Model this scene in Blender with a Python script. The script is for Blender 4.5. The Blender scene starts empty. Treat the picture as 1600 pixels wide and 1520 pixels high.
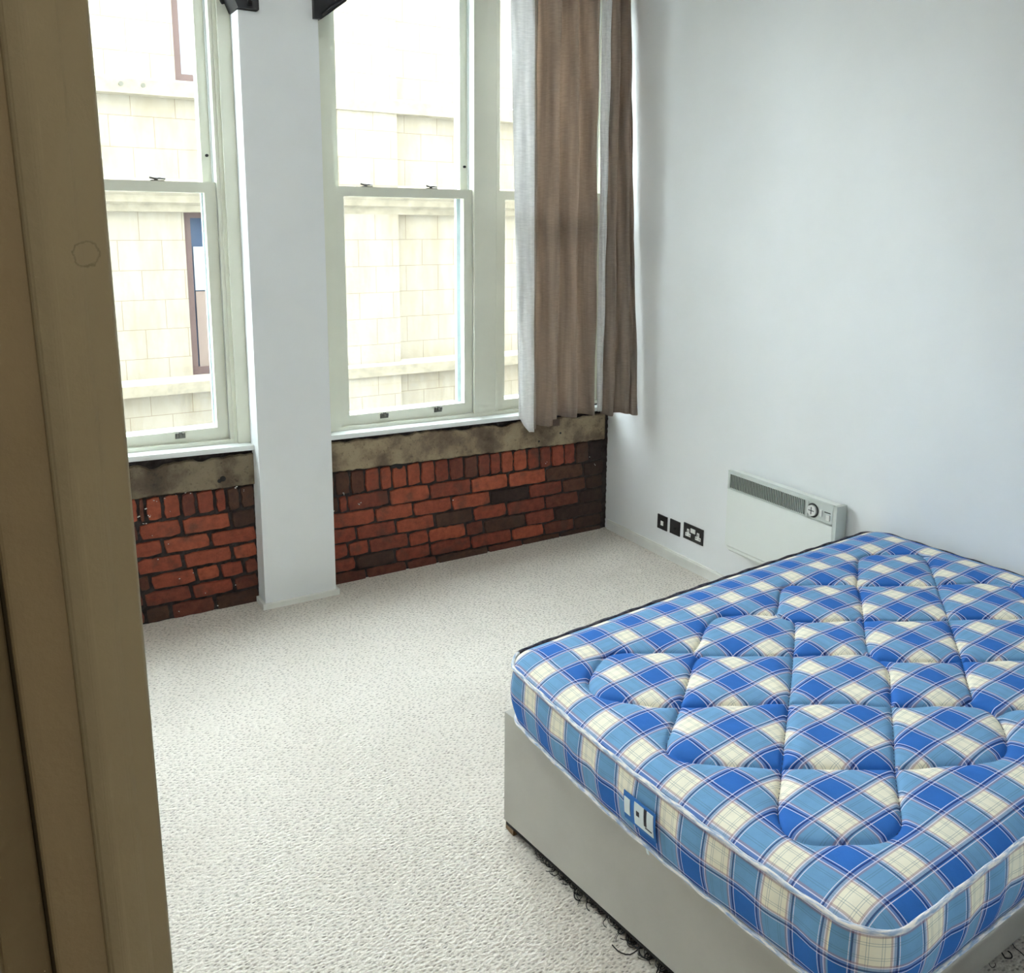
import bpy, bmesh, math, random
import numpy as np
from mathutils import Vector

# ------------------------------------------------------------------ camera, sky, lights, exposure
scene = bpy.context.scene
COL = scene.collection
cam_d = bpy.data.cameras.new('camera')
cam = bpy.data.objects.new('camera', cam_d)
COL.objects.link(cam)
cam.location = (-3.0334, -4.0947, 1.8072)
cam.rotation_euler = (1.385286, -0.013399, -0.565673)
cam_d.sensor_width = 36.0
cam_d.lens = 1412.4 / 1600 * 36
cam_d.shift_x = -56.34 / 1600
cam_d.shift_y = -159.5 / 1600
cam_d.clip_start = 0.02
scene.camera = cam

world = bpy.data.worlds.new('overcast_sky')
scene.world = world
world.use_nodes = True
bg = world.node_tree.nodes['Background']
bg.inputs['Color'].default_value = (0.84, 0.93, 1.0, 1)
bg.inputs['Strength'].default_value = 15.0

vs = scene.view_settings
vs.view_transform = 'Standard'
vs.look = 'None'
vs.gamma = 1
vs.use_curve_mapping = False
vs.exposure = 1.18

def area_light(name, loc, rot, size, sy, power, color):
    d = bpy.data.lights.new(name, 'AREA')
    d.shape = 'RECTANGLE'; d.size = size; d.size_y = sy
    d.energy = power; d.color = color
    o = bpy.data.objects.new(name, d)
    o.location = loc; o.rotation_euler = rot
    COL.objects.link(o)
    return o
# fill lights added to room and hall (their made-up fittings are built below)
area_light('room_fill_light', (-2.2, -1.9, 3.20), (0, 0, 0), 0.9, 0.9, 6, (1.0, 0.98, 0.95))
area_light('hall_fill_light', (-3.1, -4.75, 3.20), (0, 0, 0), 0.35, 0.35, 3.3, (1.0, 0.90, 0.72))

rnd = random.Random(7)
PI = math.pi

# ------------------------------------------------------------------ materials
def new_mat(name):
    m = bpy.data.materials.new(name)
    m.use_nodes = True
    nt = m.node_tree
    b = nt.nodes['Principled BSDF']
    return m, nt, b
def N(nt, kind, **kw):
    n = nt.nodes.new(kind)
    for k, v in kw.items():
        if k in n.inputs: n.inputs[k].default_value = v
        else: setattr(n, k, v)
    return n
def math_n(nt, op, a, b=None, c=None):
    n = nt.nodes.new('ShaderNodeMath'); n.operation = op
    for i, v in enumerate((a, b, c)):
        if v is None: continue
        if isinstance(v, (int, float)): n.inputs[i].default_value = v
        else: nt.links.new(v, n.inputs[i])
    return n.outputs[0]
def ramp(nt, fac, stops, mode='LINEAR'):
    r = nt.nodes.new('ShaderNodeValToRGB')
    r.color_ramp.interpolation = mode
    el = r.color_ramp.elements
    while len(el) < len(stops): el.new(0.5)
    for e, (p, c) in zip(el, stops):
        e.position = p; e.color = (*c, 1) if len(c) == 3 else c
    if fac is not None: nt.links.new(fac, r.inputs[0])
    return r.outputs[0]
def mixc(nt, fac, a, b, mode='MIX'):
    n = nt.nodes.new('ShaderNodeMix'); n.data_type = 'RGBA'; n.blend_type = mode
    for i, v in ((0, fac), (6, a), (7, b)):
        if isinstance(v, (int, float)): n.inputs[i].default_value = v
        elif isinstance(v, tuple): n.inputs[i].default_value = (*v, 1) if len(v) == 3 else v
        else: nt.links.new(v, n.inputs[i])
    return n.outputs[2]
def pos(nt):
    return nt.nodes.new('ShaderNodeNewGeometry').outputs['Position']
def mapped(nt, vec, scale=(1, 1, 1), rot=(0, 0, 0), loc=(0, 0, 0)):
    n = nt.nodes.new('ShaderNodeMapping')
    n.inputs['Scale'].default_value = scale; n.inputs['Rotation'].default_value = rot
    n.inputs['Location'].default_value = loc
    nt.links.new(vec, n.inputs['Vector'])
    return n.outputs[0]
def noise(nt, vec, scale, detail=4, rough=0.55):
    n = N(nt, 'ShaderNodeTexNoise', Scale=scale, Detail=detail, Roughness=rough)
    nt.links.new(vec, n.inputs['Vector'])
    return n.outputs['Fac']
def bump(nt, b, height, strength=0.3, dist=0.01, prev=None):
    n = N(nt, 'ShaderNodeBump', Strength=strength, Distance=dist)
    nt.links.new(height, n.inputs['Height'])
    if prev is not None: nt.links.new(prev, n.inputs['Normal'])
    if b is not None: nt.links.new(n.outputs[0], b.inputs['Normal'])
    return n.outputs[0]

def plain(name, col, rough=0.5, metal=0.0, var=0.06, nscale=6.0, bscale=60.0, bstr=0.05, spec=0.5):
    m, nt, b = new_mat(name)
    p = pos(nt)
    f = noise(nt, p, nscale)
    c = ramp(nt, f, [(0.3, tuple(x * (1 - var) for x in col)), (0.7, tuple(min(1, x * (1 + var * .5)) for x in col))])
    nt.links.new(c, b.inputs['Base Color'])
    b.inputs['Roughness'].default_value = rough
    b.inputs['Metallic'].default_value = metal
    b.inputs['Specular IOR Level'].default_value = spec
    if bstr: bump(nt, b, noise(nt, p, bscale, 3), bstr, 0.004)
    return m

M = {}
M['wall'] = plain('white_emulsion', (0.86, 0.875, 0.875), 0.75, var=0.03, nscale=2.5, bscale=35, bstr=0.06, spec=0.2)
M['pillar'] = plain('white_pillar_paint', (0.84, 0.86, 0.86), 0.6, var=0.03, nscale=3, bscale=30, bstr=0.05, spec=0.3)
M['ceiling'] = plain('white_ceiling_paint', (0.88, 0.88, 0.87), 0.8, var=0.02, bstr=0.03, spec=0.2)
M['timber'] = plain('offwhite_gloss_paint', (0.77, 0.775, 0.66), 0.35, var=0.04, nscale=5, bscale=25, bstr=0.04)
M['outer_paint'] = plain('pale_blue_grey_outside_paint', (0.22, 0.27, 0.29), 0.5, var=0.05, bstr=0)
M['sill'] = plain('white_sill_paint', (0.84, 0.87, 0.85), 0.3, var=0.03, bstr=0.03)
M['skirting'] = plain('cream_skirting_paint', (0.80, 0.80, 0.75), 0.4, var=0.06, nscale=12, bstr=0.08)
M['iron'] = plain('black_iron', (0.008, 0.008, 0.010), 0.45, var=0.2, bscale=50, bstr=0.2)
M['lift'] = plain('tarnished_grey_metal', (0.16, 0.16, 0.14), 0.4, metal=0.6, var=0.2, bstr=0.1)
M['steel'] = plain('polished_catch_metal', (0.10, 0.095, 0.085), 0.3, metal=0.7, var=0.1, bstr=0)
M['black'] = plain('black_rubber', (0.01, 0.01, 0.01), 0.6, var=0.1, bstr=0)
M['heater'] = plain('cream_enamel', (0.83, 0.86, 0.82), 0.4, var=0.015, bstr=0.01)
M['heater_trim'] = plain('pale_grey_plastic', (0.60, 0.64, 0.60), 0.45, var=0.03, bstr=0)
M['heater_dark'] = plain('dark_grey_grille', (0.04, 0.05, 0.045), 0.5, var=0.1, bstr=0)
M['fin'] = plain('grey_green_fin', (0.19, 0.22, 0.20), 0.4, var=0.05, bstr=0)
M['nickel'] = plain('black_nickel_plate', (0.055, 0.055, 0.055), 0.28, metal=0.75, var=0.15, nscale=20, bstr=0)
M['white_plastic'] = plain('white_plastic', (0.82, 0.83, 0.80), 0.35, var=0.02, bstr=0)
M['jamb'] = plain('magnolia_door_paint', (0.52, 0.48, 0.36), 0.55, var=0.06, nscale=4, bscale=220, bstr=0.10, spec=0.3)
M['jamb_dark'] = plain('tan_door_paint', (0.50, 0.43, 0.30), 0.6, var=0.07, nscale=4, bscale=220, bstr=0.10, spec=0.3)
M['hall_wall'] = plain('magnolia_hall_emulsion', (0.62, 0.54, 0.40), 0.8, var=0.04, bstr=0.05, spec=0.2)
M['divan'] = plain('pale_grey_suede_fabric', (0.52, 0.50, 0.455), 0.9, var=0.07, nscale=5, bscale=400, bstr=0.15, spec=0.15)
M['wood'] = plain('brown_wood', (0.20, 0.12, 0.05), 0.5, var=0.25, nscale=30, bstr=0.1)
M['thread'] = plain('black_lining_thread', (0.008, 0.008, 0.008), 0.8, var=0.1, bstr=0)
M['tag_blue'] = plain('blue_woven_tag', (0.02, 0.16, 0.50), 0.7, var=0.05, bstr=0)
M['tag_white'] = plain('white_woven_tag', (0.72, 0.80, 0.80), 0.7, var=0.04, bstr=0)
M['plug_dark'] = plain('dark_mark', (0.02, 0.02, 0.03), 0.6, bstr=0)
M['stitch'] = plain('navy_thread', (0.02, 0.035, 0.12), 0.8, bstr=0)
M['opal'] = plain('added_lamp_opal', (0.85, 0.84, 0.80), 0.3, bstr=0)  # opal cover of the ceiling fittings added for fill

# stained door paint gets a ring mark where something hung
def ring_mark():
    m, nt, b = new_mat('door_paint_with_ring_mark')
    p = pos(nt)
    f = noise(nt, p, 4)
    c = ramp(nt, f, [(0.3, (0.50, 0.46, 0.34)), (0.7, (0.55, 0.51, 0.38))])
    mp = mapped(nt, p, (1, 0, 1), loc=(2.9873, 0, -1.7863))
    ln = N(nt, 'ShaderNodeVectorMath', operation='LENGTH'); nt.links.new(mp, ln.inputs[0])
    wob = math_n(nt, 'MULTIPLY', math_n(nt, 'SUBTRACT', noise(nt, p, 300), 0.5), 0.004)
    d = math_n(nt, 'ABSOLUTE', math_n(nt, 'SUBTRACT', math_n(nt, 'ADD', ln.outputs['Value'], wob), 0.0056))
    k = ramp(nt, math_n(nt, 'MULTIPLY', d, 1000), [(0.0, (1, 1, 1)), (0.8, (0, 0, 0))])
    k2 = math_n(nt, 'MULTIPLY', math_n(nt, 'MULTIPLY', k, noise(nt, p, 120)), 0.8)
    c = mixc(nt, k2, c, (0.10, 0.085, 0.05))
    nt.links.new(c, b.inputs['Base Color'])
    b.inputs['Roughness'].default_value = 0.55
    bump(nt, b, noise(nt, p, 220, 3), 0.1, 0.004)
    return m
M['jamb_ring'] = ring_mark()

def carpet_mat():
    m, nt, b = new_mat('oatmeal_loop_carpet')
    p = pos(nt)
    dv = N(nt, 'ShaderNodeVectorMath', operation='SCALE')
    cc = N(nt, 'ShaderNodeTexNoise', Scale=30.0, Detail=2.0); nt.links.new(p, cc.inputs['Vector'])
    nt.links.new(cc.outputs['Color'], dv.inputs[0]); dv.inputs['Scale'].default_value = 0.010
    ad = N(nt, 'ShaderNodeVectorMath', operation='ADD'); nt.links.new(p, ad.inputs[0]); nt.links.new(dv.outputs[0], ad.inputs[1])
    mp = mapped(nt, ad.outputs[0], (50, 98, 1), (0, 0, math.radians(49)))
    v = N(nt, 'ShaderNodeTexVoronoi', Scale=1.0, Randomness=0.8); v.voronoi_dimensions = '2D'
    nt.links.new(mp, v.inputs['Vector'])
    pit = ramp(nt, v.outputs['Distance'], [(0.10, (1, 1, 1)), (0.34, (0, 0, 0))])
    mp2 = mapped(nt, ad.outputs[0], (150, 210, 1), (0, 0, math.radians(49)))
    v2 = N(nt, 'ShaderNodeTexVoronoi', Scale=1.0, Randomness=0.9); v2.voronoi_dimensions = '2D'
    nt.links.new(mp2, v2.inputs['Vector'])
    h = math_n(nt, 'SUBTRACT', math_n(nt, 'MULTIPLY', v.outputs['Distance'], 1.3), math_n(nt, 'MULTIPLY', v2.outputs['Distance'], 0.45))
    sel = ramp(nt, v.outputs['Color'], [(0.15, (0.15, 0.15, 0.15)), (0.9, (1, 1, 1))])
    pf = math_n(nt, 'MULTIPLY', math_n(nt, 'MULTIPLY', pit, sel), 0.85)
    light = ramp(nt, v2.outputs['Distance'], [(0.1, (0.82, 0.765, 0.69)), (0.8, (0.69, 0.635, 0.56))])
    big = ramp(nt, noise(nt, p, 2.2, 5), [(0.3, (0.94, 0.93, 0.92)), (0.7, (1, 1, 1))])
    c = mixc(nt, 1.0, light, big, 'MULTIPLY')
    c = mixc(nt, pf, c, (0.20, 0.175, 0.145))
    nt.links.new(c, b.inputs['Base Color'])
    b.inputs['Roughness'].default_value = 0.95
    b.inputs['Specular IOR Level'].default_value = 0.1
    bump(nt, b, h, 0.65, 0.006)
    return m
M['carpet'] = carpet_mat()

def brick_mat():
    m, nt, b = new_mat('old_red_brick')
    p = pos(nt)
    at = N(nt, 'ShaderNodeAttribute', attribute_name='tone')
    base = ramp(nt, at.outputs['Fac'], [(0.0, (0.022, 0.016, 0.016)), (0.2, (0.10, 0.048, 0.030)), (0.32, (0.165, 0.048, 0.031)),
                                        (0.6, (0.28, 0.064, 0.036)), (1.0, (0.41, 0.10, 0.050))])
    f = ramp(nt, noise(nt, p, 28, 6, 0.65), [(0.3, (0.55, 0.5, 0.5)), (0.62, (1.08, 1.05, 1.0))])
    c = mixc(nt, 0.85, base, f, 'MULTIPLY')
    g = ramp(nt, noise(nt, p, 9, 5), [(0.52, (0, 0, 0)), (0.68, (1, 1, 1))])
    c = mixc(nt, math_n(nt, 'MULTIPLY', g, 0.6), c, (0.07, 0.042, 0.032))
    nt.links.new(c, b.inputs['Base Color'])
    b.inputs['Roughness'].default_value = 0.7
    b.inputs['Specular IOR Level'].default_value = 0.35
    bump(nt, b, noise(nt, p, 90, 5, 0.7), 0.5, 0.006)
    return m
M['brick'] = brick_mat()
M['mortar'] = plain('sooty_mortar', (0.050, 0.042, 0.040), 0.9, var=0.5, nscale=25, bscale=60, bstr=0.9, spec=0.2)
M['fleck'] = plain('white_plaster_fleck', (0.75, 0.72, 0.68), 0.8, bstr=0)

def concrete_mat(name='stained_stone_lintel', k=1.0):
    m, nt, b = new_mat(name)
    p = pos(nt)
    f = noise(nt, mapped(nt, p, (1.0, 1, 0.9)), 5.5, 8, 0.62)
    c = ramp(nt, f, [(a, tuple(x * k for x in c)) for a, c in ((0.32, (0.075, 0.050, 0.034)), (0.45, (0.19, 0.135, 0.085)), (0.56, (0.35, 0.275, 0.17)), (0.8, (0.42, 0.35, 0.24)))])
    sp = ramp(nt, noise(nt, p, 70, 4), [(0.28, (0.35, 0.3, 0.28)), (0.42, (1, 1, 1))])
    c = mixc(nt, 0.7, c, sp, 'MULTIPLY')
    nt.links.new(c, b.inputs['Base Color'])
    b.inputs['Roughness'].default_value = 0.8
    bump(nt, b, noise(nt, p, 45, 6, 0.65), 0.4, 0.006)
    return m
M['lintel'] = concrete_mat()
M['lintel_dark'] = concrete_mat('dark_stained_stone_lintel', 0.62)

def stone_mat(name, c1, c2, joint, z0):
    m, nt, b = new_mat(name)
    p = pos(nt)
    sx = nt.nodes.new('ShaderNodeSeparateXYZ'); nt.links.new(p, sx.inputs[0])
    cx = nt.nodes.new('ShaderNodeCombineXYZ')
    nt.links.new(math_n(nt, 'ADD', sx.outputs[0], 10.05), cx.inputs[0])
    nt.links.new(math_n(nt, 'ADD', sx.outputs[2], 4.9 * 1 - z0), cx.inputs[1])
    br = N(nt, 'ShaderNodeTexBrick'); br.offset = 0.5
    br.inputs['Scale'].default_value = 1.0
    br.inputs['Mortar Size'].default_value = 0.0035
    br.inputs['Mortar Smooth'].default_value = 0.3
    br.inputs['Brick Width'].default_value = 0.335
    br.inputs['Row Height'].default_value = 0.245
    br.inputs['Color1'].default_value = (*c1, 1); br.inputs['Color2'].default_value = (*c2, 1)
    br.inputs['Mortar'].default_value = (*joint, 1)
    nt.links.new(cx.outputs[0], br.inputs['Vector'])
    st = ramp(nt, noise(nt, mapped(nt, p, (3.2, 1, 0.9)), 1.6, 7, 0.7), [(0.33, (0.78, 0.74, 0.66)), (0.60, (1, 1, 1))])
    c = mixc(nt, 0.7, br.outputs['Color'], st, 'MULTIPLY')
    nt.links.new(c, b.inputs['Base Color'])
    b.inputs['Roughness'].default_value = 0.9
    b.inputs['Specular IOR Level'].default_value = 0.1
    bump(nt, b, noise(nt, p, 30, 5), 0.2, 0.01)
    return m
M['stone'] = stone_mat('cream_ashlar_stone', (0.315, 0.292, 0.252), (0.34, 0.314, 0.27), (0.225, 0.193, 0.152), 0.0875)
M['ledge'] = plain('weathered_ledge_stone', (0.31, 0.282, 0.228), 0.9, var=0.22, nscale=9, bscale=25, bstr=0.5, spec=0.1)
M['far_frame'] = plain('faded_purple_frame', (0.13, 0.085, 0.085), 0.5, var=0.1, bstr=0)
M['far_glass'] = plain('blue_grey_far_glass', (0.06, 0.09, 0.16), 0.1, var=0.3, nscale=2, bstr=0)
M['far_glass_pale'] = plain('pale_far_glass', (0.30, 0.36, 0.45), 0.15, var=0.1, nscale=2, bstr=0)
M['paper'] = plain('white_blind', (0.36,0.39,0.45), 0.8, var=0.06, bstr=0)
M['asphalt'] = plain('street_paving', (0.30, 0.29, 0.27), 0.9, var=0.2, bstr=0.2)

def glass_mat():
    m, nt, b = new_mat('window_glass')
    nt.nodes.remove(b)
    out = nt.nodes['Material Output']
    tr = N(nt, 'ShaderNodeBsdfTransparent'); tr.inputs[0].default_value = (0.96, 0.98, 0.97, 1)
    gl = N(nt, 'ShaderNodeBsdfGlossy'); gl.inputs['Roughness'].default_value = 0.02
    fr = N(nt, 'ShaderNodeFresnel'); fr.inputs['IOR'].default_value = 1.45
    mx = nt.nodes.new('ShaderNodeMixShader')
    nt.links.new(math_n(nt, 'MULTIPLY', fr.outputs[0], 0.6), mx.inputs[0])
    nt.links.new(tr.outputs[0], mx.inputs[1]); nt.links.new(gl.outputs[0], mx.inputs[2])
    nt.links.new(mx.outputs[0], out.inputs['Surface'])
    return m
M['glass'] = glass_mat()

def cloth_mat(name, col, trans, tcol, weave=True):
    m, nt, b = new_mat(name)
    out = nt.nodes['Material Output']
    p = pos(nt)
    w1 = N(nt, 'ShaderNodeTexWave', Scale=95.0, Distortion=3.0); w1.bands_direction = 'Z'
    w1.inputs['Detail'].default_value = 2.0; w1.inputs['Detail Scale'].default_value = 6.0
    nt.links.new(p, w1.inputs['Vector'])
    f = noise(nt, mapped(nt, p, (14, 14, 0.8)), 2.0, 4)
    g = noise(nt, mapped(nt, p, (30, 30, 220)), 1.0, 3)
    c = ramp(nt, f, [(0.3, tuple(x * 0.82 for x in col)), (0.7, tuple(min(1, x * 1.1) for x in col))])
    c = mixc(nt, 0.5, c, ramp(nt, g, [(0.3, (0.75, 0.75, 0.75)), (0.7, (1.1, 1.1, 1.1))]), 'MULTIPLY')
    nt.links.new(c, b.inputs['Base Color'])
    b.inputs['Roughness'].default_value = 0.9; b.inputs['Specular IOR Level'].default_value = 0.15
    nrm = bump(nt, b, math_n(nt, 'ADD', w1.outputs['Fac'], g), 0.35, 0.002)
    t = N(nt, 'ShaderNodeBsdfTranslucent')
    nt.links.new(mixc(nt, 1.0, c, tcol, 'MULTIPLY'), t.inputs[0]); nt.links.new(nrm, t.inputs['Normal'])
    mx = nt.nodes.new('ShaderNodeMixShader'); mx.inputs[0].default_value = trans
    nt.links.new(b.outputs[0], mx.inputs[1]); nt.links.new(t.outputs[0], mx.inputs[2])
    nt.links.new(mx.outputs[0], out.inputs['Surface'])
    return m
M['curtain'] = cloth_mat('mauve_brown_curtain_cloth', (0.47, 0.41, 0.355), 0.58, (1.0, 0.93, 0.88))
M['lining'] = cloth_mat('white_curtain_lining', (0.88, 0.87, 0.86), 0.45, (1.0, 1.0, 1.0))
M['hem'] = cloth_mat('brown_hem_patch', (0.16, 0.115, 0.09), 0.1, (1, 1, 1))

# plaid ticking: the same sett along both UV axes, warp and weft averaged
BLUE = (0.006, 0.105, 0.50); CREAM = (0.93, 0.87, 0.70); NAVY = (0.010, 0.012, 0.10); WHITE = (0.97, 0.92, 0.93)
PINK = (0.42, 0.24, 0.26); GREEN = (0.16, 0.28, 0.30)
PU, PV, U0, V0 = 0.1525, 0.1455, 0.044, 0.016
def plaid_mat():
    m, nt, b = new_mat('blue_plaid_ticking')
    uv = N(nt, 'ShaderNodeUVMap'); uv.uv_map = 'UVMap'
    sx = nt.nodes.new('ShaderNodeSeparateXYZ'); nt.links.new(uv.outputs[0], sx.inputs[0])
    B, K = (0.185, 0.40, 0.73), (0.965, 0.94, 0.85)
    base = [(0.0, B), (0.245, (0.33, 0.50, 0.76)), (0.275, (0.62, 0.68, 0.80)), (0.30, K), (0.70, (0.62, 0.68, 0.80)), (0.725, (0.33, 0.50, 0.76)), (0.755, B)]
    W, NV, PK, GR = (0.90, 0.84, 0.90), (0.02, 0.022, 0.13), (0.36, 0.19, 0.24), (0.10, 0.20, 0.25)
    Z = (0, 0, 0, 0)
    half = [(0.0, Z), (0.197, (*W, .75)), (0.208, Z), (0.222, (*NV, .72)), (0.246, (0.30, 0.33, 0.55, .30)), (0.284, (*W, .8)), (0.296, (*PK, .50)),
            (0.322, Z), (0.390, (*GR, .45)), (0.398, Z), (0.420, (*GR, .45)), (0.427, Z)]
    edges = [h[0] for h in half] + [0.5]
    full = list(half)
    for i in range(len(half) - 1, -1, -1): full.append((1 - edges[i + 1], half[i][1]))
    full = [f for i, f in enumerate(full) if i == 0 or f[1] != full[i - 1][1]]
    def axis(s, period, ph):
        t = math_n(nt, 'FRACT', math_n(nt, 'ADD', math_n(nt, 'DIVIDE', math_n(nt, 'SUBTRACT', s, ph), period), 20.5))
        r = nt.nodes.new('ShaderNodeValToRGB'); r.color_ramp.interpolation = 'CONSTANT'
        el = r.color_ramp.elements
        while len(el) < len(full): el.new(0.5)
        for e, (p_, c) in zip(el, full): e.position = p_; e.color = c
        nt.links.new(t, r.inputs[0])
        return ramp(nt, t, base, 'CONSTANT'), r
    (a, ra), (c_, rb) = axis(sx.outputs[0], PU, U0), axis(sx.outputs[1], PV, V0)
    c = mixc(nt, 1.0, a, c_, 'MULTIPLY')
    c = mixc(nt, ra.outputs[1], c, ra.outputs[0])
    c = mixc(nt, rb.outputs[1], c, rb.outputs[0])
    p = pos(nt)
    f = ramp(nt, noise(nt, p, 25, 5), [(0.3, (0.90, 0.90, 0.91)), (0.7, (1, 1, 1))])
    c = mixc(nt, 1.0, c, f, 'MULTIPLY')
    nt.links.new(c, b.inputs['Base Color'])
    b.inputs['Roughness'].default_value = 0.85; b.inputs['Specular IOR Level'].default_value = 0.15
    bump(nt, b, math_n(nt, 'ADD', noise(nt, p, 700, 2), math_n(nt, 'MULTIPLY', noise(nt, p, 45, 4), 2.0)), 0.22, 0.003)
    return m
M['plaid'] = plaid_mat()
def piping_mat(name, a, b_, sc):
    m, nt, b = new_mat(name)
    uv = N(nt, 'ShaderNodeUVMap'); uv.uv_map = 'UVMap'
    n = noise(nt, mapped(nt, uv.outputs[0], (1, 0.2, 1)), sc, 3)
    nt.links.new(ramp(nt, n, [(0.42, a), (0.60, b_)]), b.inputs['Base Color'])
    b.inputs['Roughness'].default_value = 0.85
    return m
M['pipe_light'] = piping_mat('pale_plaid_piping', (0.88, 0.84, 0.80), (0.34, 0.45, 0.62), 30)
M['pipe_dark'] = piping_mat('navy_plaid_piping', (0.012, 0.014, 0.035), (0.10, 0.09, 0.11), 40)

# ------------------------------------------------------------------ mesh helpers
def tag(o, label=None, cat=None, group=None, kind=None):
    if label: o['label'] = label
    if cat: o['category'] = cat
    if group: o['group'] = group
    if kind: o['kind'] = kind
    return o
def empty(name, loc, label=None, cat=None, group=None, kind=None):
    o = bpy.data.objects.new(name, None)
    o.empty_display_size = 0.05
    o.location = loc
    COL.objects.link(o)
    return tag(o, label, cat, group, kind)
def wloc(o):
    v = Vector((0, 0, 0))
    while o is not None:
        v += o.location; o = o.parent
    return v
def finish(name, bm, mat, parent=None, smooth=False, bevel=0.0, seg=2):
    if bevel > 0:
        es = [e for e in bm.edges if len(e.link_faces) == 2 and e.calc_face_angle(0) > 0.6]
        bmesh.ops.bevel(bm, geom=es, offset=bevel, segments=seg, affect='EDGES', profile=0.5, clamp_overlap=True)
    if parent is not None:
        bmesh.ops.translate(bm, vec=-wloc(parent), verts=bm.verts)
    me = bpy.data.meshes.new(name)
    bmesh.ops.recalc_face_normals(bm, faces=bm.faces)
    bm.to_mesh(me); bm.free()
    if smooth:
        me.polygons.foreach_set('use_smooth', [True] * len(me.polygons))
    me.materials.append(mat)
    o = bpy.data.objects.new(name, me)
    COL.objects.link(o)
    if parent is not None: o.parent = parent
    return o
def add_box(bm, lo, hi):
    vs_ = [bm.verts.new((x, y, z)) for x in (lo[0], hi[0]) for y in (lo[1], hi[1]) for z in (lo[2], hi[2])]
    for f in ((0, 1, 3, 2), (4, 6, 7, 5), (0, 4, 5, 1), (2, 3, 7, 6), (0, 2, 6, 4), (1, 5, 7, 3)):
        bm.faces.new([vs_[i] for i in f])
    return vs_
def boxes(name, bl, mat, parent=None, bevel=0.0, shear=None, seg=2):
    bm = bmesh.new()
    for lo, hi in bl: add_box(bm, lo, hi)
    if shear:
        k, x0 = shear
        for v in bm.verts: v.co.z += k * (v.co.x - x0)
    return finish(name, bm, mat, parent, bevel=bevel, seg=seg)
def add_prism(bm, pts, lo, hi, axis='y'):
    def P(a, b, c):
        return {'y': (a, c, b), 'x': (c, a, b), 'z': (a, b, c)}[axis]
    A = [bm.verts.new(P(a, b, lo)) for a, b in pts]
    B = [bm.verts.new(P(a, b, hi)) for a, b in pts]
    bm.faces.new(A); bm.faces.new(B[::-1])
    n = len(pts)
    for i in range(n):
        j = (i + 1) % n
        bm.faces.new((A[i], A[j], B[j], B[i]))
def prism(name, pts, lo, hi, mat, parent=None, axis='y', bevel=0.0, smooth=False):
    bm = bmesh.new(); add_prism(bm, pts, lo, hi, axis)
    return finish(name, bm, mat, parent, bevel=bevel, smooth=smooth)
def add_tube(bm, pts, r, n=6, closed=False, uvl=None, radii=None):
    rings = []
    m = len(pts); pts = [Vector(p) for p in pts]; s = 0; S_ = []
    for i, p in enumerate(pts):
        if i: s += (p - pts[i - 1]).length
        S_.append(s)
        a = pts[(i - 1) % m] if closed or i else p
        b = pts[(i + 1) % m] if closed or i < m - 1 else p
        t = (b - a).normalized()
        up = Vector((0, 0, 1)) if abs(t.z) < 0.9 else Vector((1, 0, 0))
        x = t.cross(up).normalized(); y = x.cross(t).normalized()
        rr = radii[i] if radii else r
        rings.append([bm.verts.new(p + x * math.cos(2 * PI * k / n) * rr + y * math.sin(2 * PI * k / n) * rr) for k in range(n)])
    for i in range(m if closed else m - 1):
        j = (i + 1) % m
        for k in range(n):
            l = (k + 1) % n
            f = bm.faces.new((rings[i][k], rings[i][l], rings[j][l], rings[j][k]))
            f.smooth = True
            if uvl:
                for lp, (ss, kk) in zip(f.loops, ((S_[i], k), (S_[i], k + 1), (S_[j] if j else S_[i] + .01, k + 1), (S_[j] if j else S_[i] + .01, k))):
                    lp[uvl].uv = (ss, kk / n)
    if not closed:
        bm.faces.new(rings[0][::-1]); bm.faces.new(rings[-1])

def structure(o): return tag(o, kind='structure')

# ------------------------------------------------------------------ room shell
XL, YB, ZC = -4.4, -3.62, 3.3
structure(boxes('floor', [((-4.6, -5.7, -0.12), (0.25, 0.30, 0.0))], M['carpet']))
structure(boxes('ceiling', [((-4.6, -5.7, ZC), (0.25, 0.30, ZC + 0.15))], M['ceiling']))
structure(boxes('wall_right', [((0.0, YB - 0.12, 0), (0.2, 0.30, ZC))], M['wall']))
structure(boxes('wall_left', [((XL - 0.2, YB, 0), (XL, 0.30, ZC))], M['wall']))
DX0, DX1, DH = -2.975, -1.94, 2.25     # doorway the camera looks through
structure(boxes('wall_back', [((XL - 0.2, YB - 0.12, 0), (DX0 - 0.09, YB, ZC)), ((DX1, YB - 0.12, 0), (0.2, YB, ZC)),
                              ((DX0 - 0.09, YB - 0.12, DH + 0.06), (DX1, YB, ZC))], M['wall']))
structure(boxes('wall_hall_left', [((-4.0, -5.6, 0), (-3.9, YB - 0.12, ZC))], M['hall_wall']))
structure(boxes('wall_hall_right', [((-1.70, -5.6, 0), (-1.60, YB - 0.12, ZC))], M['hall_wall']))
structure(boxes('wall_hall_back', [((-4.0, -5.7, 0), (-1.60, -5.6, ZC))], M['hall_wall']))

# window wall: solid core behind bricks, timber and plaster
WT = 3.06    # head of the windows
structure(boxes('wall_window', [((XL, 0.03, 0.0), (0.0, 0.26, 0.745)), ((XL, 0.02, WT), (0.0, 0.26, ZC)),
                                ((XL, 0.05, 0.745), (-3.80, 0.24, WT))], M['mortar']))
structure(boxes('trim_1', [((XL, -0.004, WT - 0.01), (0.0, 0.02, ZC))], M['wall']))
structure(boxes('trim_2', [((XL, 0.0, 0.76), (-3.76, 0.05, WT))], M['wall']))

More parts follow.
